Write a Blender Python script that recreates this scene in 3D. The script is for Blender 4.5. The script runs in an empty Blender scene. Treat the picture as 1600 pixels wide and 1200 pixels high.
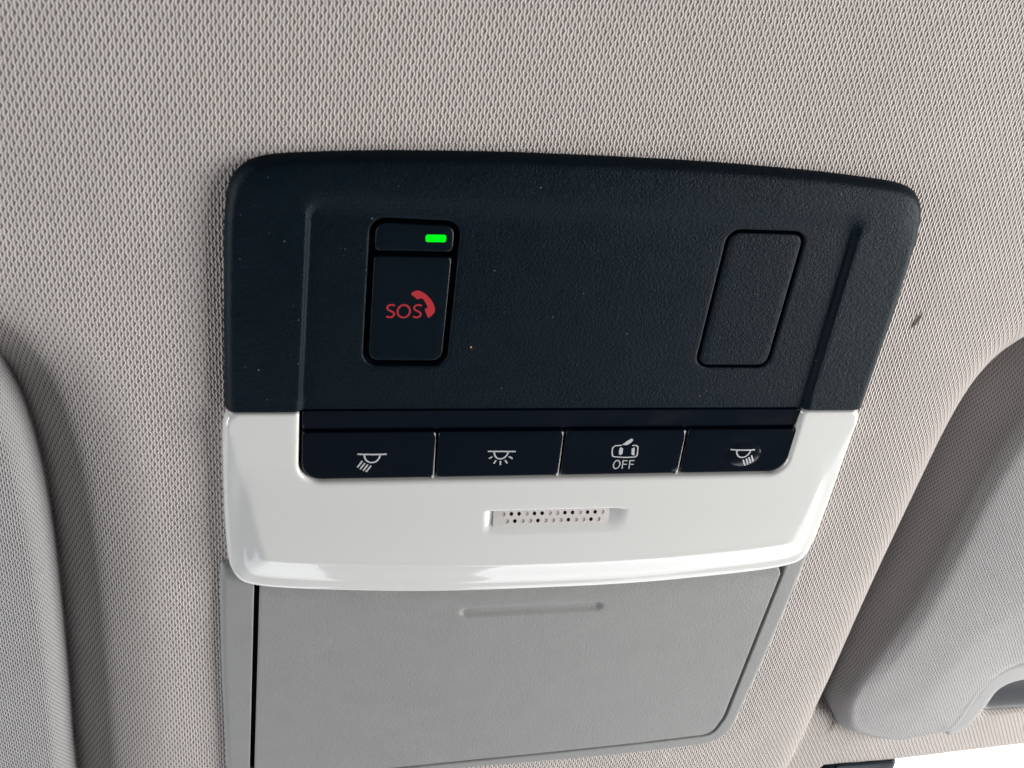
import bpy, math, random
import numpy as np
from mathutils import Matrix, Vector
from mathutils.geometry import delaunay_2d_cdt

# ------------------------------------------------------------------ frame of reference
# Everything is modelled in millimetres on the car roof: u to the passenger side, v to the
# rear of the car, n down out of the headliner.  ROOF turns that frame into the world
# (metres, z up, the headliner hanging overhead).
H = 1.25
D3 = np.diag([-1.0, 1.0, -1.0])
ROOF = Matrix.Translation((0, 0, H)) @ Matrix.Rotation(math.pi, 4, 'Y')
def W(u, v, n):
    return Vector((-u * .001, v * .001, H - n * .001))
scene = bpy.context.scene
COL = scene.collection

# ------------------------------------------------------------------ camera
cam_d = bpy.data.cameras.new('camera')
cam = bpy.data.objects.new('camera', cam_d); COL.objects.link(cam)
cam_rot = np.array([[0.9767705, -0.00111669, -0.21428521],
                    [0.11899198, 0.8344722, 0.5380493],
                    [0.17821422, -0.5510489, 0.8152207]])
cr = D3 @ cam_rot
m = Matrix([list(cr[0]) + [0], list(cr[1]) + [0], list(cr[2]) + [0], [0, 0, 0, 1]])
cam.matrix_world = Matrix.Translation(W(-87.586, 182.843, 263.184)) @ m
cam_d.sensor_width = 36.0; cam_d.lens = 36.0 * 1700 / 1600
cam_d.clip_start = 0.01; cam_d.clip_end = 50
cam_d.dof.use_dof = True; cam_d.dof.focus_distance = 0.36; cam_d.dof.aperture_fstop = 28.0
scene.camera = cam

# ------------------------------------------------------------------ light
world = bpy.data.worlds.new('World'); scene.world = world; world.use_nodes = True
bg = world.node_tree.nodes['Background']
bg.inputs['Color'].default_value = (0.92, 0.96, 1.0, 1); bg.inputs['Strength'].default_value = 0.13
def area(name, pos, target, sx, sy, power, color):
    l = bpy.data.lights.new(name, 'AREA'); l.shape = 'RECTANGLE'; l.size = sx; l.size_y = sy
    l.energy = power; l.color = color
    o = bpy.data.objects.new(name, l); COL.objects.link(o)
    p, t = W(*pos), W(*target)
    o.matrix_world = Matrix.Translation(p) @ (t - p).to_track_quat('-Z', 'Y').to_matrix().to_4x4()
    return o
area('side_window_light', (760, -60, 330), (0, -20, 0), 0.75, 0.34, 12.5, (1.0, 0.975, 0.94))
area('far_window_light', (-900, -80, 190), (0, -20, 0), 0.7, 0.22, 4.8, (0.96, 0.98, 1.0))
# the windscreen, left and right of the mirror mount
area('windscreen_light', (-290, -720, 230), (0, -60, 0), 0.50, 0.40, 0.95, (0.95, 0.975, 1.0))
area('windscreen_light', (390, -720, 230), (0, -60, 0), 0.58, 0.40, 1.25, (0.95, 0.975, 1.0))
SKY_STRENGTH = 2.2
scene.view_settings.view_transform = 'Standard'; scene.view_settings.look = 'None'
scene.view_settings.exposure = 0.22; scene.view_settings.gamma = 1.0

# ------------------------------------------------------------------ node helpers
class NT:
    def __init__(s, mat):
        mat.use_nodes = True; s.t = mat.node_tree; s.n = s.t.nodes; s.l = s.t.links
        s.b = s.n['Principled BSDF']
    def node(s, kind, **kw):
        x = s.n.new(kind)
        for k, v in kw.items(): setattr(x, k, v)
        return x
    def put(s, a, b):
        if isinstance(a, (int, float)): b.default_value = a
        else: s.l.new(a, b)
    def m(s, op, a, b=0.0, c=0.0):
        x = s.node('ShaderNodeMath', operation=op)
        for i, q in enumerate((a, b, c)): s.put(q, x.inputs[i])
        return x.outputs[0]
    def noise(s, vec, scale, detail=2.0, rough=0.5):
        x = s.node('ShaderNodeTexNoise'); s.l.new(vec, x.inputs['Vector'])
        x.inputs['Scale'].default_value = scale; x.inputs['Detail'].default_value = detail
        x.inputs['Roughness'].default_value = rough
        return x.outputs['Fac']
    def ramp(s, fac, stops):
        x = s.node('ShaderNodeValToRGB'); s.l.new(fac, x.inputs[0])
        e = x.color_ramp.elements
        while len(e) < len(stops): e.new(0.5)
        for q, (p, c) in zip(e, stops): q.position = p; q.color = (*c, 1)
        return x.outputs[0]
    def bump(s, h, dist, strength=1.0):
        x = s.node('ShaderNodeBump'); s.l.new(h, x.inputs['Height'])
        x.inputs['Distance'].default_value = dist; x.inputs['Strength'].default_value = strength
        s.l.new(x.outputs[0], s.b.inputs['Normal']); return x
    def obj(s):
        return s.node('ShaderNodeTexCoord').outputs['Object']

def newmat(name, col, rough=0.5, spec=0.5, coat=0.0, coat_rough=0.05):
    mt = bpy.data.materials.new(name); k = NT(mt)
    k.b.inputs['Base Color'].default_value = (*col, 1)
    k.b.inputs['Roughness'].default_value = rough
    k.b.inputs['Specular IOR Level'].default_value = spec
    k.b.inputs['Coat Weight'].default_value = coat
    k.b.inputs['Coat Roughness'].default_value = coat_rough
    return mt, k

def knit_material(name, yarn, backing_shade, pu=1.8, pv=3.1, depth=0.00055, stain=None):
    mt, k = newmat(name, yarn, 0.85, 0.25)
    uvn = k.node('ShaderNodeUVMap').outputs[0]
    warp = k.node('ShaderNodeTexNoise'); k.l.new(uvn, warp.inputs['Vector'])
    warp.inputs['Scale'].default_value = 0.22; warp.inputs['Detail'].default_value = 2.0
    wsep = k.node('ShaderNodeSeparateXYZ'); k.l.new(warp.outputs['Color'], wsep.inputs[0])
    sep = k.node('ShaderNodeSeparateXYZ'); k.l.new(uvn, sep.inputs[0])
    U = k.m('ADD', sep.outputs[0], k.m('MULTIPLY', wsep.outputs[0], 0.55))
    V = k.m('ADD', sep.outputs[1], k.m('MULTIPLY', wsep.outputs[1], 0.55))
    V = k.m('ADD', V, k.m('MULTIPLY', U, -0.06))
    a = k.m('MULTIPLY', U, 2 * math.pi / pu)
    b = k.m('MULTIPLY', V, 2 * math.pi / pv)
    ca, sa = k.m('COSINE', a), k.m('SINE', a)
    cb, sb = k.m('COSINE', b), k.m('SINE', b)
    # two strands per pitch that kink at every row and open round the holes of every other row
    tri = k.m('MULTIPLY', k.m('ARCSINE', k.m('MULTIPLY', k.m('COSINE', k.m('MULTIPLY', b, 2.0)), 0.96)), 0.6366)
    a2 = k.m('SUBTRACT', a, k.m('MULTIPLY', k.m('MULTIPLY', cb, sa), 0.30))
    a2 = k.m('SUBTRACT', a2, k.m('MULTIPLY', tri, 0.52))
    strand = k.m('SUBTRACT', 0.5, k.m('MULTIPLY', k.m('COSINE', k.m('MULTIPLY', a2, 2.0)), 0.5))
    cab = k.m('ADD', 0.5, k.m('MULTIPLY', k.m('MULTIPLY', k.m('COSINE', a2), cb), 0.5))
    hole = k.m('POWER', cab, 2.5)
    # strands alternate: one rides on top, its neighbour dips under
    ride = k.m('MULTIPLY', k.m('SINE', a2), -0.10)
    h = k.m('SUBTRACT', k.m('ADD', k.m('MULTIPLY', strand, 0.75), ride), k.m('MULTIPLY', hole, 0.6))
    fib = k.noise(uvn, 5.5, 3.0, 0.65)
    h = k.m('ADD', h, k.m('MULTIPLY', fib, 0.14))
    k.bump(h, depth)
    # colour: yarn, with the depth shade of holes and furrows painted over the foam
    see = k.node('ShaderNodeMapRange'); see.interpolation_type = 'SMOOTHSTEP'
    k.put(h, see.inputs[0]); see.inputs[1].default_value = -0.32; see.inputs[2].default_value = 0.58
    col = k.node('ShaderNodeMixRGB'); k.l.new(see.outputs[0], col.inputs[0])
    col.inputs[1].default_value = (*backing_shade, 1)
    tone = k.ramp(k.noise(uvn, 0.035, 3.0, 0.6), [(0.3, tuple(c * .95 for c in yarn)), (0.7, tuple(min(1, c * 1.03) for c in yarn))])
    k.l.new(tone, col.inputs[2])
    out = col.outputs[0]
    if stain:
        (x0, y0), (x1, y1), w = stain
        dx, dy = x1 - x0, y1 - y0; L = math.hypot(dx, dy)
        sx = k.m('SUBTRACT', sep.outputs[0], x0); sy = k.m('SUBTRACT', sep.outputs[1], y0)
        t = k.m('ADD', k.m('MULTIPLY', sx, dx / L / L), k.m('MULTIPLY', sy, dy / L / L))
        q = k.m('ADD', k.m('MULTIPLY', sx, -dy / L / w), k.m('MULTIPLY', sy, dx / L / w))
        e = k.m('ADD', k.m('POWER', k.m('ABSOLUTE', q), 2.0), k.m('POWER', k.m('MULTIPLY', k.m('SUBTRACT', t, 0.5), 2.0), 2.0))
        e = k.m('ADD', e, k.m('MULTIPLY', k.m('SUBTRACT', k.noise(uvn, 1.2, 3.0), 0.5), 1.6))
        mk = k.node('ShaderNodeMapRange'); k.put(e, mk.inputs[0])
        mk.inputs[1].default_value = 0.35; mk.inputs[2].default_value = 1.15
        mk.inputs[3].default_value = 0.9; mk.inputs[4].default_value = 0.0
        mix = k.node('ShaderNodeMixRGB'); k.l.new(mk.outputs[0], mix.inputs[0])
        k.l.new(out, mix.inputs[1]); mix.inputs[2].default_value = (0.045, 0.03, 0.024, 1)
        out = mix.outputs[0]
    k.l.new(out, k.b.inputs['Base Color'])
    k.b.inputs['Sheen Weight'].default_value = 0.15
    return mt

def grain_material(name, col, rough, grain_mm, depth, spec=0.5, dust=0.0):
    """moulded plastic with a leather-like grain"""
    mt, k = newmat(name, col, rough, spec)
    o = k.obj()
    h = k.m('ADD', k.noise(o, 1000.0 / grain_mm, 2.0, 0.55), k.m('MULTIPLY', k.noise(o, 420.0 / grain_mm, 1.0, 0.5), 0.7))
    k.bump(h, depth)
    patch = k.noise(o, 90.0, 4.0, 0.7)
    c = k.ramp(patch, [(0.3, tuple(x * .96 for x in col)), (0.7, tuple(x * 1.04 for x in col))])
    if dust:
        dn = k.noise(o, 900.0, 1.0, 0.4)
        mk = k.node('ShaderNodeMapRange'); k.put(dn, mk.inputs[0])
        mk.inputs[1].default_value = 0.79; mk.inputs[2].default_value = 0.83
        mk.inputs[4].default_value = dust
        mix = k.node('ShaderNodeMixRGB'); k.l.new(mk.outputs[0], mix.inputs[0])
        k.l.new(c, mix.inputs[1]); mix.inputs[2].default_value = (0.5, 0.5, 0.48, 1)
        c = mix.outputs[0]
    k.l.new(c, k.b.inputs['Base Color'])
    rr = k.node('ShaderNodeMapRange'); k.put(patch, rr.inputs[0])
    rr.inputs[1].default_value = 0.3; rr.inputs[2].default_value = 0.7
    rr.inputs[3].default_value = rough - 0.06; rr.inputs[4].default_value = rough + 0.06
    k.l.new(rr.outputs[0], k.b.inputs['Roughness'])
    return mt

def gloss_material(name, col, rough, smear=0.06, coat=0.0, sss=0.0):
    """smooth moulding with faint finger smears in its gloss"""
    mt, k = newmat(name, col, rough, 0.5, coat, 0.03)
    o = k.obj()
    s = k.noise(o, 45.0, 4.0, 0.65)
    rr = k.node('ShaderNodeMapRange'); k.put(s, rr.inputs[0])
    rr.inputs[1].default_value = 0.42; rr.inputs[2].default_value = 0.68
    rr.inputs[3].default_value = rough; rr.inputs[4].default_value = rough + smear
    k.l.new(rr.outputs[0], k.b.inputs['Roughness'])
    k.bump(k.noise(o, 60.0, 2.0, 0.5), 0.00006)
    if sss:
        k.b.inputs['Subsurface Weight'].default_value = sss
        k.b.inputs['Subsurface Radius'].default_value = (1, 1, 1)
        k.b.inputs['Subsurface Scale'].default_value = 0.004
    return mt

M = {}
M['knit'] = knit_material('knit_fabric', (0.655, 0.600, 0.574), (0.17, 0.152, 0.145), depth=0.00062, stain=((110.6, 34.0), (108.4, 27.6), 1.15))
M['visor_knit'] = knit_material('visor_knit_fabric', (0.43, 0.42, 0.425), (0.12, 0.116, 0.12), 1.35, 2.2, 0.00022)
M['dark'] = grain_material('dark_grained_plastic', (0.0010, 0.0050, 0.0092), 0.40, 0.36, 0.00017, 0.12, 0.3)
M['dark'].node_tree.nodes['Principled BSDF'].inputs['Specular Tint'].default_value = (0.80, 0.92, 1.0, 1)
M['key'] = gloss_material('dark_satin_plastic', (0.0014, 0.0052, 0.0095), 0.26, 0.05)
M['key'].node_tree.nodes['Principled BSDF'].inputs['Specular IOR Level'].default_value = 0.2
M['piano'] = gloss_material('gloss_navy_black_plastic', (0.0005, 0.0028, 0.0075), 0.10, 0.10)
M['piano'].node_tree.nodes['Principled BSDF'].inputs['Specular IOR Level'].default_value = 0.35
M['gap'] = newmat('painted_void_black', (0.002, 0.002, 0.003), 0.7, 0.2)[0]  # black stands for the dark depth of gaps and open holes
M['lens'] = gloss_material('milky_white_gloss_plastic', (0.635, 0.640, 0.630), 0.07, 0.08, 0.6, 0.25)
M['grille'] = newmat('white_satin_plastic', (0.60, 0.58, 0.57), 0.35)[0]
M['plug'] = newmat('pale_plug_plastic', (0.50, 0.47, 0.45), 0.5)[0]
M['tray'] = grain_material('grey_grained_plastic', (0.246, 0.251, 0.248), 0.5, 0.42, 0.00016, 0.4, 0.0)
M['trim'] = grain_material('pale_grey_trim_plastic', (0.30, 0.30, 0.305), 0.5, 0.6, 0.00003, 0.4, 0.0)
M['recess_shade'] = newmat('recess_shade_grey', (0.07, 0.075, 0.085), 0.5)[0]  # grey painted to stand for shade in the finger recess
M['print'] = newmat('grey_print', (0.42, 0.43, 0.45), 0.5)[0]
M['red'] = newmat('red_print', (0.40, 0.012, 0.022), 0.5)[0]
M['crumb'] = newmat('tan_crumb', (0.42, 0.27, 0.17), 0.8)[0]
M['led'], _k = newmat('green_led', (0.0, 0.1, 0.0), 0.6, 0.0)
_k.b.inputs['Emission Color'].default_value = (0.0, 1.0, 0.01, 1); _k.b.inputs['Emission Strength'].default_value = 1.1
M['sky'], _k = newmat('bright_sky', (0, 0, 0), 1.0, 0.0)
_k.b.inputs['Emission Color'].default_value = (0.99, 1.0, 1.0, 1); _k.b.inputs['Emission Strength'].default_value = SKY_STRENGTH

# ------------------------------------------------------------------ geometry helpers
def resample(P, step, closed=True):
    P = np.asarray(P, float)
    Q = np.vstack([P, P[:1]]) if closed else P
    s = np.r_[0, np.cumsum(np.hypot(*np.diff(Q, axis=0).T))]
    n = max(3, int(round(s[-1] / step)))
    t = np.linspace(0, s[-1], n + 1)
    R = np.c_[np.interp(t, s, Q[:, 0]), np.interp(t, s, Q[:, 1])]
    return R[:-1] if closed else R

def spline(P, closed=True, k=10):
    """Catmull-Rom through the points"""
    P = np.asarray(P, float); n = len(P); out = []
    for i in range(n if closed else n - 1):
        if closed: a, b, c, d = P[(i - 1) % n], P[i], P[(i + 1) % n], P[(i + 2) % n]
        else: a, b, c, d = P[max(i - 1, 0)], P[i], P[i + 1], P[min(i + 2, n - 1)]
        for j in range(k):
            t = j / k
            out.append(.5 * (2 * b + (c - a) * t + (2 * a - 5 * b + 4 * c - d) * t * t + (3 * b - a - 3 * c + d) * t ** 3))
    if not closed: out.append(P[-1])
    return np.array(out)

def rounded(poly, radii, seg=7):
    """polygon with rounded corners"""
    poly = np.asarray(poly, float); n = len(poly)
    if np.isscalar(radii): radii = [radii] * n
    out = []
    for i in range(n):
        p, a, b, r = poly[i], poly[i - 1], poly[(i + 1) % n], radii[i]
        if r <= 0: out.append(p); continue
        d1 = (a - p) / np.linalg.norm(a - p); d2 = (b - p) / np.linalg.norm(b - p)
        ang = math.acos(np.clip(d1 @ d2, -1, 1)); t = r / math.tan(ang / 2)
        c = p + (d1 + d2) / np.linalg.norm(d1 + d2) * r / math.sin(ang / 2)
        s, e = p + d1 * t - c, p + d2 * t - c
        a0, a1 = math.atan2(s[1], s[0]), math.atan2(e[1], e[0])
        da = (a1 - a0 + math.pi) % (2 * math.pi) - math.pi
        for j in range(seg + 1):
            q = a0 + da * j / seg; out.append(c + r * np.array([math.cos(q), math.sin(q)]))
    return np.array(out)

def area2(P): return np.sum(P[:, 0] * np.roll(P[:, 1], -1) - np.roll(P[:, 0], -1) * P[:, 1])
def ccw(P): return P if area2(P) > 0 else P[::-1]

def pdist(P, poly, closed=True):
    """distance from points to a polyline"""
    A = np.asarray(poly, float); B = np.roll(A, -1, 0)
    if not closed: A, B = A[:-1], B[:-1]
    AB = B - A; L = np.maximum((AB ** 2).sum(1), 1e-12); out = np.empty(len(P))
    for i in range(0, len(P), 4000):
        X = P[i:i + 4000, None, :] - A[None]
        t = np.clip((X * AB).sum(2) / L, 0, 1)
        out[i:i + 4000] = np.sqrt(((X - t[..., None] * AB) ** 2).sum(2).min(1))
    return out

def inside(P, poly):
    A = np.asarray(poly, float); B = np.roll(A, -1, 0); r = np.zeros(len(P), bool)
    for a, b in zip(A, B):
        c = (a[1] > P[:, 1]) != (b[1] > P[:, 1])
        if c.any():
            x = a[0] + (P[:, 1] - a[1]) / ((b[1] - a[1]) or 1e-12) * (b[0] - a[0])
            r ^= c & (P[:, 0] < x)
    return r

def sdist(P, poly):
    d = pdist(P, poly); return np.where(inside(P, poly), d, -d)   # positive inside

def sstep(a, b, x):
    t = np.clip((x - a) / (b - a), 0, 1); return t * t * (3 - 2 * t)

def roll(d, r, h=None):
    """quarter-ellipse edge: r wide, h tall; 0 on top, -h at the edge"""
    h = r if h is None else h
    x = np.clip(1 - d / r, 0, 1)
    return -h * (1 - np.sqrt(np.maximum(0, 1 - x * x)))

def link(name, me, mat, parent):
    o = bpy.data.objects.new(name, me); COL.objects.link(o)
    if mat is not None and not me.materials: me.materials.append(mat)
    if parent is not None: o.parent = parent
    else: o.matrix_world = ROOF
    return o

def mesh(name, verts, faces, mat, parent=None, smooth=True, uv=None):
    me = bpy.data.meshes.new(name)
    v = np.asarray(verts, float) * .001
    me.from_pydata(v.tolist(), [], faces)
    if smooth: me.polygons.foreach_set('use_smooth', [True] * len(me.polygons))
    if uv is not None:
        l = me.uv_layers.new(name='UVMap')
        idx = np.empty(len(me.loops), np.int32); me.loops.foreach_get('vertex_index', idx)
        l.data.foreach_set('uv', np.asarray(uv, np.float32)[idx].ravel())
    me.update()
    return link(name, me, mat, parent)

def relief(name, loops, hfun, mat, parent=None, rings=(), step=2.0, edge=1.0, skirt=4.0, extra=None, uv=None):
    """a moulding: outline(s) filled with a fine triangulation raised by hfun(P, D), sides turned down by skirt.
    loops[0] is the outline, the others are openings; D[i] is the distance to loop i"""
    L = [ccw(resample(loops[0], edge))] + [ccw(resample(q, min(edge, .8)))[::-1] for q in loops[1:]]
    pts = [np.vstack(L)]
    def ok(Q, dmin):
        k = inside(Q, L[0])
        for q in L[1:]: k &= ~inside(Q, q)
        for q in L: k &= pdist(Q, q) > dmin
        return Q[k]
    last = 0
    for d in rings:
        for q in L:
            t = np.roll(q, -1, 0) - np.roll(q, 1, 0); t /= np.maximum(np.linalg.norm(t, axis=1), 1e-9)[:, None]
            pts.append(ok(q + np.c_[-t[:, 1], t[:, 0]] * d, d * .93))
        if d < 13: last = d
    lo, hi = L[0].min(0), L[0].max(0)
    if extra is not None:
        ex, box = extra
        pts.append(ok(ex, last + .2))
    gx, gy = np.meshgrid(np.arange(lo[0], hi[0], step), np.arange(lo[1], hi[1], step * .9))
    gx = gx + (np.arange(gx.shape[0]) % 2)[:, None] * step / 2
    G = np.c_[gx.ravel(), gy.ravel()]
    if extra is not None: G = G[~((G[:, 0] > box[0]) & (G[:, 0] < box[1]) & (G[:, 1] > box[2]) & (G[:, 1] < box[3]))]
    pts.append(ok(G, last + step * .45))
    P = np.vstack(pts)
    edges, o = [], 0
    for q in L:
        edges += [(o + i, o + (i + 1) % len(q)) for i in range(len(q))]; o += len(q)
    r = delaunay_2d_cdt([Vector(p) for p in P.tolist()], edges, [], 0, 1e-6, True)
    Q = np.array([(v.x, v.y) for v in r[0]]); F = np.array(r[2])
    C = Q[F].mean(1); k = inside(C, L[0])
    for q in L[1:]: k &= ~inside(C, q)
    F = F[k]
    a = Q[F]; s = (a[:, 1, 0] - a[:, 0, 0]) * (a[:, 2, 1] - a[:, 0, 1]) - (a[:, 1, 1] - a[:, 0, 1]) * (a[:, 2, 0] - a[:, 0, 0])
    F[s < 0] = F[s < 0][:, ::-1]; F = F[np.abs(s) > 1e-7]
    Dl = [pdist(Q, q) for q in L]
    for d in Dl: d[d < 1e-4] = 0
    n = hfun(Q, Dl)
    V = np.c_[Q, n].tolist(); faces = F.tolist(); UV = Q.copy()
    if uv:      # cloth wraps over the rolled edge instead of being projected straight down
        e_ = .05; g = np.c_[sdist(Q + [e_, 0], L[0]) - sdist(Q - [e_, 0], L[0]), sdist(Q + [0, e_], L[0]) - sdist(Q - [0, e_], L[0])]
        g /= np.maximum(np.linalg.norm(g, axis=1), 1e-9)[:, None]
        UV -= g * (np.maximum(0, uv(Dl[0])))[:, None]
    UV = [tuple(q) for q in UV]
    # sides
    back = {}
    for i, src in enumerate(r[3]):
        for s_ in src: back[s_] = i
    o = 0
    for q in L:
        ids = [back[o + i] for i in range(len(q))]; o += len(q)
        base = len(V)
        for i in ids: V.append([V[i][0], V[i][1], V[i][2] - skirt]); UV.append(UV[i])
        for i in range(len(ids)):
            j = (i + 1) % len(ids)
            faces.append([ids[i], base + i, base + j, ids[j]])
    return mesh(name, V, faces, mat, parent, True, UV if uv else None)

def fil(r, k=5):
    """ring distances that resolve an edge radius r"""
    return [r * (1 - math.cos(math.pi / 2 * i / k)) for i in range(1, k + 1)]

def strokes(name, lines, width, n, mat, parent, polys=(), hf=None):
    """flat printed mark: round-cornered strokes and filled shapes"""
    V, F = [], []
    for ln in lines:
        if hf is not None: ln = resample(ln, .35, False)
        closed = len(ln) > 2 and np.allclose(ln[0], ln[-1])
        P = np.asarray(ln, float)
        if closed: P = P[:-1]
        N = len(P); b = len(V)
        for i in range(N):
            if closed: t0, t1 = P[i] - P[i - 1], P[(i + 1) % N] - P[i]
            else: t0 = P[i] - P[i - 1] if i else P[1] - P[0]; t1 = P[i + 1] - P[i] if i < N - 1 else P[-1] - P[-2]
            t0 = t0 / np.linalg.norm(t0); t1 = t1 / np.linalg.norm(t1)
            q = t0 + t1; q /= max(np.linalg.norm(q), 1e-6); s = 1 / max(q @ t0, .5)
            nn = np.array([-q[1], q[0]]) * width / 2 * s
            V += [[*(P[i] + nn), n], [*(P[i] - nn), n]]
        for i in range(N if closed else N - 1):
            j = (i + 1) % N
            F.append([b + 2 * i, b + 2 * i + 1, b + 2 * j + 1, b + 2 * j])
    for p in polys:
        p = ccw(np.asarray(p, float)); b = len(V)
        V += [[*q, n] for q in p]; F.append(list(range(b, b + len(p))))
    if hf is not None:
        dz = hf(np.array(V)[:, :2])
        for q, z in zip(V, dz): q[2] += z
    return mesh(name, V, F, mat, parent, False)

def arc(c, rx, ry, a0, a1, k=16):
    return [(c[0] + rx * math.cos(math.radians(a0 + (a1 - a0) * i / k)), c[1] + ry * math.sin(math.radians(a0 + (a1 - a0) * i / k))) for i in range(k + 1)]

def tag(o, label, cat=None, group=None, kind=None):
    if label: o['label'] = label
    if cat: o['category'] = cat
    if group: o['group'] = group
    if kind: o['kind'] = kind
    return o

def empty(name, u=0, v=0, n=0):
    o = bpy.data.objects.new(name, None); COL.objects.link(o); o.empty_display_size = .02
    o.matrix_world = ROOF @ Matrix.Translation((u * .001, v * .001, n * .001)); return o

# ------------------------------------------------------------------ headliner
HN = -3.5
PR = spline([(420, 70), (260, 66), (200, 62), (160, 48), (137, 31), (127, 15), (121.5, -8), (118.5, -48), (116, -96), (114.5, -139), (111.5, -195), (108, -260), (107, -300)], False)
PR = np.vstack([PR, [(420, -300)]])
PL = spline([(-420, 62), (-240, 58), (-185, 54), (-152, 42), (-131, 20), (-122, -10), (-118.5, -46), (-118.5, -90), (-121, -166), (-126, -240), (-127, -300)], False)
PL = np.vstack([PL, [(-420, -300)]])
FING = rounded([(216.5, -176), (275, -176), (275, -154), (216.5, -154)], 8)
def headliner_h(P):
    n = np.full(len(P), HN)
    x = np.maximum(0, sdist(P, PR))
    drop = np.where(x < 30, 8.3e-4 * x ** 3, 22.4 + 2.24 * (x - 30))
    floor = 60 - 49.5 * (1 - sstep(-170, -140, P[:, 1]))
    n -= np.minimum(drop, floor)
    x = np.maximum(0, sdist(P, PL))
    n -= np.minimum(0.0128 * x ** 2, 40)
    n -= 30 * sstep(-.5, 4, sdist(P, FING))
    # a slow crown over the whole roof lining
    n -= 4.0e-5 * np.maximum(0, np.abs(P[:, 0]) - 40) ** 2 * sstep(20, 140, P[:, 1])
    return n
us = np.r_[np.arange(-330, 100, 2.2), np.arange(100, 300, 1.5)]
ts = np.linspace(0, 1, 190)
GU, GT = np.meshgrid(us, ts)
vend = -236 + 32.8 * sstep(146, 152, GU) + 0.06 * np.maximum(0, GU - 190)
GV = 175 + (vend - 175) * GT
HP = np.c_[GU.ravel(), GV.ravel()]
hn = headliner_h(HP)
hg = hn.reshape(GU.shape)
su = np.zeros_like(hg); c0 = int(np.argmin(np.abs(us)))
ds = np.sqrt(np.diff(GU, axis=1) ** 2 + np.minimum(np.diff(hg, axis=1) ** 2, 6.0))
cs = np.c_[np.zeros(len(ds)), np.cumsum(ds, axis=1)]; su = cs - cs[:, c0:c0 + 1] + us[c0]
dv = np.sqrt(np.diff(GV, axis=0) ** 2 + np.diff(hg, axis=0) ** 2)
sv = GV
R_, C_ = GU.shape
ii = np.arange(R_ * C_).reshape(R_, C_)
quads = np.c_[ii[1:, :-1].ravel(), ii[1:, 1:].ravel(), ii[:-1, 1:].ravel(), ii[:-1, :-1].ravel()]
HOLE = np.array([(-101, -160), (-98, -170.5), (-86, -172.5), (30, -168.0), (82, -165), (89, -158), (95, 72), (-95, 72)], float)
keep = ~inside(HP, HOLE)[quads].all(1)
# turned-under front edge of the lining at the windscreen
V = np.c_[HP, hn]; lip = np.c_[HP[ii[-1]], hn[ii[-1]]] + np.array([0, -2.5, -3.0]); lip2 = lip + np.array([0, 1.0, -8.0])
nb = len(V); V = np.vstack([V, lip, lip2])
F = quads[keep].tolist()
for i in range(C_ - 1):
    F.append([nb + i, nb + i + 1, ii[-1][i + 1], ii[-1][i]])
    F.append([nb + C_ + i, nb + C_ + i + 1, nb + i + 1, nb + i])
UVh = np.vstack([np.c_[su.ravel(), sv.ravel()], np.c_[su[-1], sv[-1] - 3], np.c_[su[-1], sv[-1] - 8]])
headliner = mesh('headliner', V, F, M['knit'], None, True, UVh)
tag(headliner, 'pale grey-beige knitted headliner fabric around the overhead console', kind='structure')

sky_v = [(-1500, -1100, -1500), (1700, -1100, -1500), (1700, -1100, 60), (-1500, -1100, 60)]
sky = mesh('sky', sky_v, [[0, 1, 2, 3]], M['sky'], None, False)
tag(sky, 'overexposed white sky beyond the windscreen edge', kind='structure')

SHADE_CUP = rounded([(217.5, -175), (274, -175), (274, -155), (217.5, -155)], 7.5)
def shade_cup_h(P, D): return -15.0 - 13 * sstep(0, 7, D[0])
relief('recess_shade_cup', [SHADE_CUP], shade_cup_h, M['recess_shade'], headliner, [.6, 1.4, 2.4, 3.6, 5, 7], 2, .8, 1).matrix_parent_inverse = Matrix.Identity(4)  # dark cup added to darken the recess, its colour stands for shade

# ------------------------------------------------------------------ overhead console
U0 = -0.6
console = empty('overhead_console', U0, 0, HN)
tag(console, 'overhead console with dark switch panel, white lamp lens and grey storage tray', 'console')
CN = Matrix.Translation((U0 * .001, 0, HN * .001))
def under(o, cx=0.0):
    """parts are modelled about the console's middle line, n from the roof lining datum"""
    o.matrix_parent_inverse = Matrix.Identity(4)
    o.location = (cx * .001, 0, -HN * .001); return o
def mirror(half):
    h = np.asarray(half, float); return np.vstack([h, (h * [-1, 1])[::-1]])

# dark panel
bz_half = spline([(0, 80.3), (25, 80.15), (47, 79.5), (62, 78.8), (77, 77.7), (87, 76.6), (92.6, 74.9), (96.2, 72.0), (98.3, 68.0), (99.2, 62.5), (99.6, 55), (100.3, 28), (100.6, -0.6)], False)
BZ = mirror(bz_half[1:])
BZ_OPEN = np.vstack([mirror(bz_half[1:]), [(-101, -40), (101, -40)]])
BZ_OPEN = mirror(np.vstack([bz_half[1:], [(101, -60)]]))
RC = rounded([(-80.5, -40), (80.5, -40), (78.2, 70.0), (-78.2, 70.0)], [0, 0, 6, 6])
SOS_P = rounded([(-62.1, 14.6), (-37.7, 14.6), (-37.7, 60.6), (-62.1, 61.0)], 4.2)
BLK_P = rounded([(38.9, 14.6), (63.2, 14.6), (63.2, 61.0), (38.9, 61.0)], 4.0)
def bezel_base(P):
    s = sdist(P, RC)
    soft = sstep(60, 69, P[:, 1])
    w = np.where(P[:, 0] > 0, 1.7, 0.9) + 6 * soft
    return 0.5 - (1.5 - 1.15 * soft) * sstep(-0.5, 1, s / w)
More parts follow.
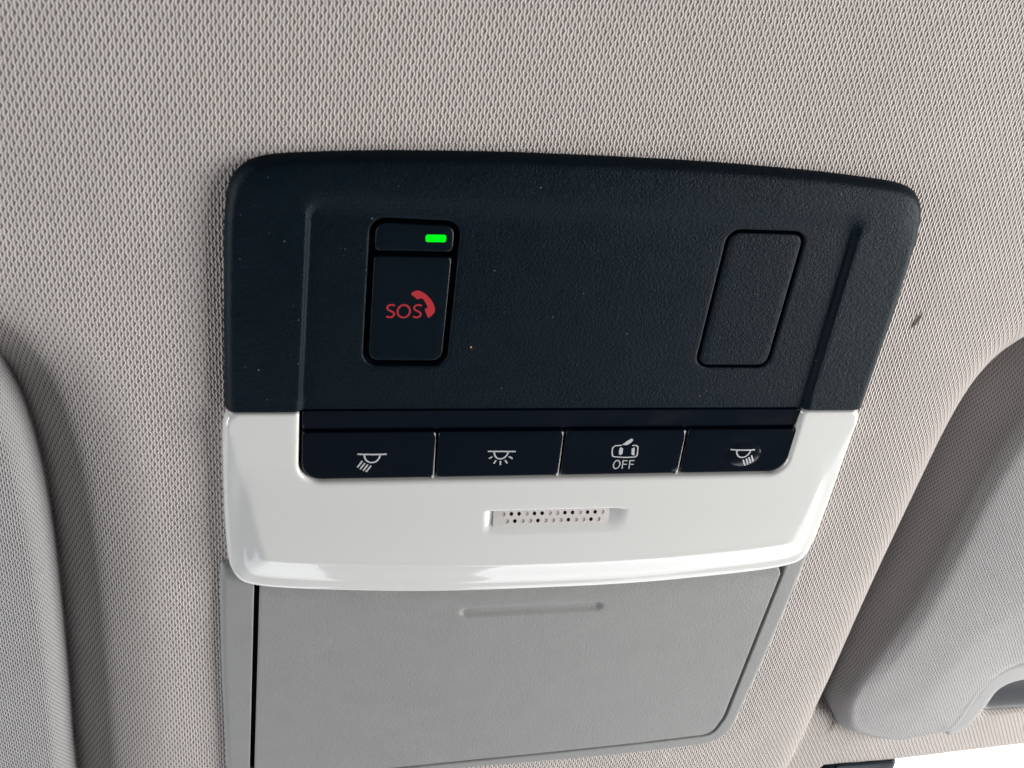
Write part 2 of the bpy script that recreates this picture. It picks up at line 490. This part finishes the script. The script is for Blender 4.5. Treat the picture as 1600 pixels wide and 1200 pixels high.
def bezel_h(P, D):
    do = pdist(P, BZ_OPEN)
    top = sstep(50, 72, P[:, 1])
    n = bezel_base(P) + roll(do, 3.0, 4.2) - 0.012 * top * np.maximum(0, 10 - do) ** 2
    for d in D[1:]: n = n + roll(d, 0.55)
    n = n + np.where(do < 1e-3, 0, roll(np.abs(P[:, 1] + 0.6), 0.5, .4))
    return n
wall = ccw(resample(RC, .9)); _t = np.roll(wall, -1, 0) - np.roll(wall, 1, 0); _t /= np.linalg.norm(_t, axis=1)[:, None]
wall = np.vstack([wall + np.c_[-_t[:, 1], _t[:, 0]] * d for d in (-.9, -.5, -.2, .1, .4, .7, 1.0, 1.4, 1.9)])
bezel = under(relief('dark_panel', [BZ, SOS_P, BLK_P], bezel_h, M['dark'], console, fil(0.55, 3) + [1.2, 1.9, 2.5, 3.0, 3.8], 1.5, 0.8, 3.5, (wall, (0, 0, 0, 0))))
# black sheet behind keys and tray, painted to stand for shade in the gaps
def plate(name, poly, n, mat, parent, thick=.6):
    q = ccw(np.asarray(poly, float)); k = len(q)
    V = [[*p, n] for p in q] + [[*p, n - thick] for p in q]
    F = [list(range(k)), list(range(2 * k - 1, k - 1, -1))] + [[i, k + i, k + (i + 1) % k, (i + 1) % k] for i in range(k)]
    return mesh(name, V, F, mat, parent, False)
under(plate('gap_shade_plate', [(-101, -174), (92, -166), (97, 73), (-97, 73)], -9.0, M['gap'], console))

def inset(poly, d):
    q = ccw(resample(poly, .7)); t = np.roll(q, -1, 0) - np.roll(q, 1, 0); t /= np.linalg.norm(t, axis=1)[:, None]
    return q + np.c_[-t[:, 1], t[:, 0]] * d

KEYN = -1.35
def key_h(base, r):
    return lambda P, D: base + roll(D[0], r)
sos_key = rounded([(-60.5, 16.2), (-39.3, 16.2), (-39.3, 49.6), (-60.5, 49.4)], [3.0, 3.0, .8, .8])
sos_win = rounded([(-60.5, 51.1), (-39.3, 51.3), (-39.3, 59.0), (-60.5, 59.4)], [.8, .8, 2.8, 2.8])
sos = under(relief('emergency_call_button', [sos_key], key_h(KEYN, .45), M['key'], console, fil(.45, 3), 2.5, .8, 4))
tag(sos, 'tall black key with red SOS lettering and handset mark')
def sub(o): o.matrix_parent_inverse = Matrix.Identity(4); return o
sub(relief('status_window', [sos_win], key_h(KEYN, .45), M['key'], sos, fil(.45, 3), 2.5, .8, 4))
led = rounded([(-46.9, 54.2), (-41.4, 54.3), (-41.5, 56.4), (-47.0, 56.3)], .6)
sub(plate('indicator_light', led, KEYN + .12, M['led'], sos, .3))
def S_curve(x0, y0, w, h):
    pts = [(1.0, .93), (.62, 1.0), (.22, .93), (.05, .76), (.22, .6), (.55, .5), (.88, .38), (.98, .22), (.78, .05), (.38, 0), (.0, .07)]
    return spline([(x0 + a * w, y0 + b * h) for a, b in pts], False, 5)
sub(strokes('sos_lettering', [S_curve(-56.2, 30.6, 2.2, 4.0), arc((-51.4, 32.6), 1.75, 2.0, 0, 360, 28), S_curve(-48.7, 30.7, 2.2, 4.0)], .52, KEYN + .06, M['red'], sos))
hs = spline([(-49.7, 38.2), (-48.9, 39.0), (-47.5, 39.2), (-45.5, 38.0), (-43.8, 36.1), (-42.8, 33.9), (-42.8, 32.3), (-44.1, 30.7), (-44.7, 31.2), (-45.5, 33.3), (-44.9, 33.9), (-45.1, 34.7), (-46.2, 36.5), (-47.0, 36.8), (-47.8, 36.5), (-48.7, 37.2)], True, 4)
hsm = strokes('handset_mark', [], .5, KEYN + .06, M['red'], sos, [hs]); sub(hsm)

blk = inset(BLK_P, 0.95)
def blank_h(P, D): return bezel_base(P) + roll(D[0], .45)
tag(under(relief('blank_switch_cover', [blk], blank_h, M['dark'], console, fil(.45, 3), 2.0, .8, 4)), 'unmarked dark cover in the outline of a missing switch')

# gloss switch row
NOTCH = rounded([(-79.2, 3), (-79.2, -26.2), (79.6, -26.2), (79.2, 3)], [0, 6.5, 6.5, 0], 9)
bar = rounded([(-78.7, -7.9), (78.8, -7.9), (78.6, -0.95), (-78.7, -0.95)], .5)
def bar_h(P, D): return -1.0 + 0.10 * (P[:, 1] + 4) + roll(D[0], .1)
under(relief('switch_bar', [bar], bar_h, M['piano'], console, fil(.3, 3), 3, 1.2, 5))
XB = [-78.75, -38.6, 1.3, 41.5, 79.15]
BT, BB = -8.45, -25.75
DOME = {0: 0.36, 3: 0.62}
dimples = {0: (-57.4, -18.9, 6.3, 4.7), 3: (63.0, -18.3, 6.0, 4.9)}
icons = {}
buttons = []
for i in range(4):
    x0, x1 = XB[i] + (0.0 if i == 0 else .42), XB[i + 1] - (0.0 if i == 3 else .42)
    rad = [6.1 if i == 0 else .7, 6.1 if i == 3 else .9, .5, .5]
    slant0 = 0.0 if i == 0 else .5; slant1 = .0 if i == 3 else .5
    poly = rounded([(x0 + slant0, BB), (x1 + slant1, BB), (x1, BT), (x0, BT)], rad)
    def bh(P, D, i=i):
        n = -0.15 + 0.004 * (P[:, 1] + 17) + roll(D[0], .5)
        if i in dimples:
            cx, cy, rx, ry = dimples[i]
            q = ((P[:, 0] - cx) / rx) ** 2 + ((P[:, 1] - cy) / ry) ** 2
            n = n + DOME[i] * np.maximum(0, 1 - q) ** 0.9
        return n
    extra = None
    if i in dimples:
        cx, cy, rx, ry = dimples[i]
        ex = [(cx + r * rx * math.cos(t), cy + r * ry * math.sin(t)) for r in (.15, .3, .45, .6, .72, .82, .9, .95, 1.0, 1.05) for t in np.linspace(0, 6.283, 40, False)]
        extra = (np.array(ex), (cx - rx * 1.1, cx + rx * 1.1, cy - ry * 1.15, cy + ry * 1.15))
    b = under(relief('switch_button', [poly], bh, M['piano'], console, fil(.5, 4), 2.2, 1.0, 5, extra))
    buttons.append(b)
tag(buttons[0], 'glossy black map lamp switch with rays slanting to the left')
tag(buttons[1], 'glossy black room lamp switch with rays fanning out')
tag(buttons[2], 'glossy black door lamp switch marked OFF')
tag(buttons[3], 'glossy black map lamp switch with rays slanting to the right')
def shift(L, dx): return [[(x + dx, y) for x, y in l] for l in L]
ICN = -0.09
def dome(i):
    cx, cy, rx, ry = dimples[i]
    return lambda P: .12 + DOME[i] * np.maximum(0, 1 - ((P[:, 0] - cx) / rx) ** 2 - ((P[:, 1] - cy) / ry) ** 2) ** 0.9
s_ = -U0
sub(strokes('lamp_mark', shift([[(-62.9, -16.2), (-54.1, -16.3)], arc((-58.45, -16.4), 2.35, 2.85, 180, 360, 18)] +
    [[(-61.3, -18.6), (-62.7, -21.2)], [(-60.5, -19.4), (-61.8, -21.9)], [(-59.6, -20.0), (-60.9, -22.5)], [(-58.6, -20.4), (-60.0, -23.0)]], s_), .52, ICN - .1, M['print'], buttons[0], (), dome(0)))
sub(strokes('lamp_mark', shift([[(-23.0, -15.8), (-14.2, -16.0)], arc((-18.7, -16.0), 2.2, 2.8, 180, 360, 18)] +
    [[(-21.3, -17.9), (-22.3, -18.6)], [(-20.0, -19.3), (-20.6, -20.6)], [(-18.6, -19.6), (-18.4, -21.2)], [(-17.1, -19.3), (-16.3, -20.6)], [(-16.0, -17.9), (-14.8, -18.8)]], s_), .5, ICN, M['print'], buttons[1]))
sub(strokes('door_lamp_mark', shift([[(20.0, -14.1), (17.8, -14.2), (17.1, -15.0), (17.2, -16.8), (17.6, -18.2), (18.3, -18.6), (21.8, -18.9), (25.2, -18.8), (25.8, -18.2), (25.7, -16.7), (25.4, -14.8), (24.9, -14.2), (23.4, -14.2)]], s_), .42, ICN, M['print'], buttons[2],
    [[(x + s_, y) for x, y in q] for q in ([(20.1, -13.75), (21.4, -12.4), (22.8, -11.4), (23.4, -12.1), (22.8, -13.1), (21.7, -14.0), (20.4, -13.95)],
     [(19.4, -15.4), (19.7, -14.8), (20.6, -15.4), (20.8, -17.3), (20.3, -17.9), (19.7, -17.7), (19.4, -16.5)], [(23.5, -15.4), (24.4, -14.9), (24.9, -18.2), (24.5, -18.1), (23.8, -17.7)])]))
sub(strokes('off_lettering', shift([arc((19.6, -21.7), 1.05, 1.65, 0, 360, 26), [(23.0, -20.2), (21.5, -20.2), (21.7, -23.45)], [(21.6, -21.65), (23.0, -21.65)],
    [(25.3, -20.2), (23.8, -20.2), (24.0, -23.45)], [(23.9, -21.7), (25.3, -21.7)]], s_), .36, ICN, M['print'], buttons[2]))
sub(strokes('lamp_mark', shift([[(57.2, -16.2), (65.6, -16.2)], arc((61.7, -16.3), 2.35, 2.8, 180, 360, 18)] +
    [[(62.4, -20.1), (63.9, -22.9)], [(63.4, -19.7), (64.8, -22.4)], [(64.1, -19.1), (65.6, -21.8)], [(64.9, -18.4), (66.3, -21.2)]], s_), .5, ICN - .1, M['print'], buttons[3], (), dome(3)))

# white lamp lens
ln_half = spline([(0, -74.2), (20, -74.1), (37, -73.6), (52, -72.7), (73, -70.9), (86, -69.3), (92.5, -67.9), (96.6, -65.9), (99.3, -62.2), (100.6, -57), (101.2, -42), (101.3, -25), (101.2, -12), (100.9, -6), (99.9, -2.3), (98.4, -1.0)], False)
LN = mirror(ln_half[1:])
LN_OPEN = mirror(np.vstack([ln_half[1:-3], [(101.3, 60)]]))
LENS = np.vstack([ccw(LN)])
# outline with the switch row cut out of its top edge
lo = ccw(LN)
start = int(np.argmin(np.hypot(*(lo - [-98.4, -1.0]).T)))
lo = np.roll(lo, -start, 0)                         # from upper left round the bottom to upper right
notch = rounded([(79.2, -1.0), (79.6, -26.2), (-79.2, -26.2), (-79.2, -1.0)], [0, 6.5, 6.5, 0], 9)
LENS = np.vstack([lo, notch])
LB = ln_half[::1]
def lens_face(P):
    x = np.clip((-20 - P[:, 1]) / 38, 0, 1)
    return 0.9 + 3.3 * (0.35 * x + 0.65 * x * x * (3 - 2 * x))
def lens_h0(P):
    v = P[:, 1]; au = np.abs(P[:, 0])
    vb = np.interp(au, ln_half[:60, 0], ln_half[:60, 1])
    ue = np.interp(-v, -ln_half[60:, 1][::-1][::-1], ln_half[60:, 0]) if False else 101.2 - 0.0006 * np.maximum(0, -v - 45) ** 2
    ds_, db = np.maximum(0, ue - au), np.maximum(0, v - vb)
    ws = 1.2 + 13 * np.clip((-4 - v) / 56, 0, 1)
    qs, qb = np.maximum(0, 1 - ds_ / ws), np.maximum(0, 1 - db / 15.0)
    r = (qs ** 6 + qb ** 6) ** (1 / 6)
    nf = lens_face(P)
    bead = .16 * np.exp(-((db - 15) / .9) ** 2) * sstep(0.0, 3.0, ds_ - ws)
    ne = 0.4 - 1.5 * (1 - sstep(-69, -58, v))
    return bead + nf - (nf + ne) * np.minimum(1.0, np.sqrt(r * r + .0016) - .04 * (1 - np.minimum(r, 1))) 
SL = (-19.8, 26.4, -44.9, -38.7)
def slot(P):
    u, v = P[:, 0] , P[:, 1]
    su_ = sstep(-21.0, -18.6, u) * (1 - sstep(20.0, 27.5, u))
    sv_ = np.clip((v + 47.0) / 8.2, 0, 1) ** 1.15 * (1 - sstep(-38.5, -37.7, v))
    return su_ * sv_
def lens_h(P, D):
    do = pdist(P, LN_OPEN)
    low = sstep(-12, -34, P[:, 1])
    n = lens_h0(P) - 2.5 * slot(P) + roll(do, 2.0, 3.0 - 1.2 * (1 - sstep(-69, -58, P[:, 1]))) - .35 * low * np.exp(-((do - 5.5) / 2.2) ** 2)
    n += roll(np.abs(sdist(P, NOTCH)), 1.3, 1.0)
    n += np.where(np.abs(P[:, 1] + 1.0) < .8, roll(np.abs(P[:, 1] + 1.0), .8, .5), 0)
    return n
ex = np.array([(a, b) for a in np.arange(-22, 28.5, .55) for b in np.arange(-47, -37.2, .38)])
lens = under(relief('lamp_lens', [LENS], lens_h, M['lens'], console, fil(2.2, 6) + [13.6, 14.2, 14.7, 15.2, 15.8, 16.4], 1.15, .9, 4.5, (ex, (-22.3, 28.6, -47.2, -37))), -0.45)
tag(lens, 'milky white glossy lamp lens wrapped below the switch row')
for i in (1, 2, 3):
    x = XB[i]
    sub(plate('divider_rib', [(x - .28, BT - .5), (x + .03, BT - .5), (x + .75, BB - .7), (x + .1, BB - .7)], -0.45, M['lens'], lens, 3))
# microphone grille in the lens
gp = rounded([(-18.2, -44.0), (20.6, -43.8), (21.0, -38.9), (-18.0, -39.0)], .5)
h1 = [(-14.75 + 2.55 * i, -40.25) for i in range(14)]
h2 = [(-13.5 + 2.55 * i, -42.45) for i in range(13)]
holes = h1 + h2
def circ(c, r, k=12): return np.array([(c[0] + r * math.cos(6.28318 * i / k), c[1] + r * math.sin(6.28318 * i / k)) for i in range(k)])
def gbase(P):
    Q = np.c_[np.full(len(P), 2.0), P[:, 1]]; return lens_h0(Q)
def gdep(P): return 2.5 * np.clip((P[:, 1] + 47.0) / 8.2, 0, 1) ** 1.15
def grille_h(P, D): return gbase(P) - gdep(P) + .42 + roll(D[0], .12)
loops = [gp] + [circ(c, .66) for c in holes]
def relief_small(name, loops, hfun, mat, parent):
    L = [ccw(resample(loops[0], .8))] + [ccw(q)[::-1] for q in loops[1:]]
    P = np.vstack(L); edges, o = [], 0
    for q in L: edges += [(o + i, o + (i + 1) % len(q)) for i in range(len(q))]; o += len(q)
    r = delaunay_2d_cdt([Vector(p) for p in P.tolist()], edges, [], 0, 1e-6, True)
    Q = np.array([(v.x, v.y) for v in r[0]]); F = np.array(r[2]); C = Q[F].mean(1); k = inside(C, L[0])
    for q in L[1:]: k &= ~inside(C, q)
    F = F[k]; a = Q[F]; s = (a[:, 1, 0] - a[:, 0, 0]) * (a[:, 2, 1] - a[:, 0, 1]) - (a[:, 1, 1] - a[:, 0, 1]) * (a[:, 2, 0] - a[:, 0, 0])
    F[s < 0] = F[s < 0][:, ::-1]
    n = hfun(Q, [pdist(Q, L[0])])
    V = np.c_[Q, n].tolist(); faces = F.tolist(); o = 0
    for q in L:
        ids = list(range(o, o + len(q))); o += len(q); base = len(V)
        for i in ids: V.append([V[i][0], V[i][1], V[i][2] - .3])
        for i in range(len(ids)): faces.append([ids[i], base + i, base + (i + 1) % len(ids), ids[(i + 1) % len(ids)]])
    return mesh(name, V, faces, mat, parent, False)
grille = under(relief_small('microphone_grille', loops, grille_h, M['grille'], console))
tag(grille, 'small white microphone grille with two rows of holes')
gq = np.array([(-17.6, -43.6), (20.2, -43.5), (20.4, -39.2), (-17.4, -39.2)]); gz = gbase(gq) - gdep(gq) + .1
sub(mesh('grille_backing', np.c_[gq, gz], [[0, 1, 2, 3]], M['gap'], grille, False))
openh = {0: (1, 2, 4, 5, 8, 9, 11, 12), 1: (1, 4, 8, 11)}
for row, hs_ in enumerate((h1, h2)):
    for i, c in enumerate(hs_):
        if i in openh[row]: continue
        q = circ(c, .64, 10); z = gbase(q) - gdep(q) + .22
        sub(mesh('hole_plug', np.c_[q, z], [list(range(10))], M['plug'], grille, False))

# storage tray
TC = -1.6
def sk(P): P = np.asarray(P, float).copy(); P[:, 1] -= np.maximum(0, -P[:, 0]) * .045 * sstep(-130, -160, P[:, 1]); P[:, 0] += TC + (P[:, 1] + 70) * .034; return P
FR = sk(mirror(spline([(0, -170.6), (30, -170.3), (60, -169.3), (82, -167.8), (90.5, -166.6), (95, -164.2), (98.0, -160), (99.1, -153), (101.2, -110), (102.0, -72), (102.0, -60)], False)[1:]))
door_top = [(-93.2 + .6, -72.0), (-88.5, -73.4), (-70, -75.4), (-45, -77.0), (-10, -77.7), (25, -77.4), (55, -75.9), (78, -73.9), (89.5, -72.7)]
dpoly = [(-94.4, -168.3), (-60, -166.8), (-20, -165.1), (20, -163.6), (55, -161.8), (84.0, -159.7), (87.1, -150.0), (90.8, -73.2), (88.6, -68.6), (78, -69.4), (55, -71.2), (25, -72.6), (-10, -73.0), (-45, -72.3), (-70, -70.8), (-87.0, -69.0), (-91.8, -68.4)]
DOOR = np.array(dpoly) + [0.6, 0]
DOOR = rounded(DOOR, [5, 20, 40, 40, 40, 5.5, 20, 2.0, 2.0, 30, 40, 40, 40, 40, 30, 10, 2.0], 6)
DOOR_OPEN = rounded(np.array([(-96.1, -170.0), (-60, -168.4), (-20, -166.6), (20, -165.0), (55, -163.2), (85.2, -161.1), (88.5, -150.4), (92.1, -71.0), (92.1, -63), (-93.4, -64)]) + [0.6, 0], [6, 20, 40, 40, 40, 6.5, 20, 2, 1, 1], 6)
TN = -1.2
def frame_h(P, D):
    return TN - .1 + roll(D[0], 2.0, 2.2) + roll(D[1], .35) 
tray_frame = under(relief('tray_frame', [FR, DOOR_OPEN], frame_h, M['tray'], console, [.15, .4, .8, 1.3, 1.9, 2.6], 2.2, 1.0, 5))
HX = (-24.2, 26.3)
def door_h(P, D):
    top = sstep(-84, -72, P[:, 1])
    n = TN + 0.25 + roll(D[0], .5, .5) - 1.0 * sstep(5.5, 0.5, pdist(P + [U0 * 0, 0], LN[LN[:, 1] < -60]  , False))
    v0 = -85.45 + 0.0055 * P[:, 0]
    a = np.clip(P[:, 0], HX[0] + 1.9, HX[1] - 1.9)
    d = np.hypot(P[:, 0] - a, P[:, 1] - v0)
    n -= 0.85 * sstep(2.7, .6, d)
    return n
ex = np.array([(a, b) for a in np.arange(-28, 30, .7) for b in np.arange(-89, -82, .4)])
door = under(relief('tray_door', [DOOR], door_h, M['tray'], console, [.06, .2, .35, .5, 1.2, 2.2, 3.4, 4.6, 5.8], 2.4, .9, 5, (ex, (-28.3, 30.2, -89.2, -81.8))))
tag(door, 'flat grey tray door with a shallow finger groove')

# ------------------------------------------------------------------ sun visors
def vtilt(P):       # the passenger visor lies deeper towards the rear and the middle of the car
    return -(0.07 * np.maximum(0, P[:, 1] + 140) + 0.13 * np.maximum(0, 240 - P[:, 0]) * sstep(-160, -60, P[:, 1]))
def visor_h(outline, face, rx, rz, groove, tilt=lambda P: 0.0, crown=2.0):
    def f(P, D):
        d = D[0]
        n = face + tilt(P) + roll(d, np.where(tilt is vtilt, 10 + (rx - 10) * sstep(-168, -115, P[:, 1]), rx), rz) + crown * (1 - (1 - np.minimum(d, 75) / 75) ** 2)
        return n - .28 * np.exp(-((d - groove) / .9) ** 2)
    return f
VR = spline([(139, -148), (141.2, -164), (147, -176), (156.5, -183), (169.5, -188), (182, -190), (197, -187.5), (208.5, -184.5), (213, -175.5), (215, -163.5), (217, -155), (221, -149.5), (227.5, -147), (240, -146), (300, -146), (330, -120), (330, 10), (300, 30), (220, 30), (190, 24), (170, 14), (158, -1), (152, -23), (148.5, -58), (144.5, -107)], True, 6)
k_ = (263.2 + 12 - vtilt(VR)) / 275.2
VR = np.array([-87.6, 182.8]) + (VR - [-87.6, 182.8]) * k_[:, None]
visor = empty('sun_visor', 200, -60, -25)
tag(visor, 'grey fabric sun visor with notched front edge at the right', 'sun visor', 'folded sun visors')
def vis_under(o, u, v, n):
    o.matrix_parent_inverse = Matrix.Identity(4); o.location = (-u * .001, -v * .001, -n * .001); return o
vp = relief('visor_panel', [VR], visor_h(VR, -9.0, 17, 23, 12.0, vtilt, 7.0), M['visor_knit'], visor, [.05, .3, .9, 1.8, 3, 4.5, 6, 7.4, 8.2, 9, 9.8, 10.6, 12, 14, 17, 20, 23], 3, 1.5, 8, None, lambda d: -roll(d, 17, 21) * .6)
vis_under(vp, 200, -60, -25)
edge_out = spline([(203.5, -180.5), (208.0, -174.5), (210.3, -163), (212.4, -152.6), (217.2, -145.9), (225.0, -142.6), (240, -141.6), (290, -141.6)], False, 8)
edge_in = spline([(203.2, -182.6), (208.5, -180.6), (213.0, -175.0), (215.8, -164), (217.4, -155), (221.5, -150.6), (228, -148.8), (240, -148.2), (290, -148.2)], False, 8)
BAND = np.vstack([edge_out + [-3, 2], edge_in[::-1] + [1.6, -2]])
def band_h(P, D): return -9.6 + roll(D[0], 2.2, 2.0)
vis_under(relief('edge_trim', [BAND], band_h, M['trim'], visor, fil(2.2, 5), 1.5, .8, 5), 200, -60, -25)

VL = spline([(-155.6, -46), (-156.2, -92), (-158.6, -150), (-163, -215), (-185, -240), (-300, -240), (-320, -200), (-320, 10), (-300, 48), (-225, 47), (-188, 39), (-169.5, 22), (-162.0, 5), (-157.6, -14)], True, 8)
visor2 = empty('sun_visor', -220, -60, -25)
tag(visor2, 'light grey fabric sun visor cut off by the left edge of the picture', 'sun visor', 'folded sun visors')
vis_under(relief('visor_panel', [VL], visor_h(VL, -5.0, 5, 15, 40.0, lambda P: 0.17 * np.minimum(60, np.maximum(0, -157 - P[:, 0]))), M['visor_knit'], visor2, [.05, .3, .9, 1.8, 3, 4.5, 6, 7.5, 9], 3, 1.5, 8, None, lambda d: -roll(d, 5, 15) * .9), -220, -60, -25)

# ------------------------------------------------------------------ small things
hous = relief('windscreen_trim', [rounded([(152, -222), (189.6, -222), (188.2, -203.6), (158, -203.0)], 1.2)], lambda P, D: -13.0 + roll(D[0], 1.0), M['key'], None, fil(1.0, 4), 3, 1, 8)
tag(hous, 'dark trim edge beside the bright windscreen at the lower right', 'trim')
rnd = random.Random(4)
def crumb(name, u, v, n, r, label, mat):
    V, F = [], []
    for i in range(3):
        for j in range(6):
            q = j * math.pi / 3; k = (1, .8, .35)[i] * r * rnd.uniform(.7, 1.2)
            V.append([k * math.cos(q), k * 1.3 * math.sin(q), r * (0, .5, .9)[i]])
    for i in range(2):
        for j in range(6): F.append([i * 6 + j, i * 6 + (j + 1) % 6, i * 6 + 6 + (j + 1) % 6, i * 6 + 6 + j])
    F.append([12 + j for j in range(6)])
    o = mesh(name, V, F, mat, None, False); o.matrix_world = ROOF @ Matrix.Translation((u * .001, v * .001, n * .001))
    tag(o, label, 'crumb'); return o
crumb('crumb', -31.8, 21.2, -1.4, .55, 'tiny tan crumb stuck to the dark panel below the SOS button', M['crumb'])
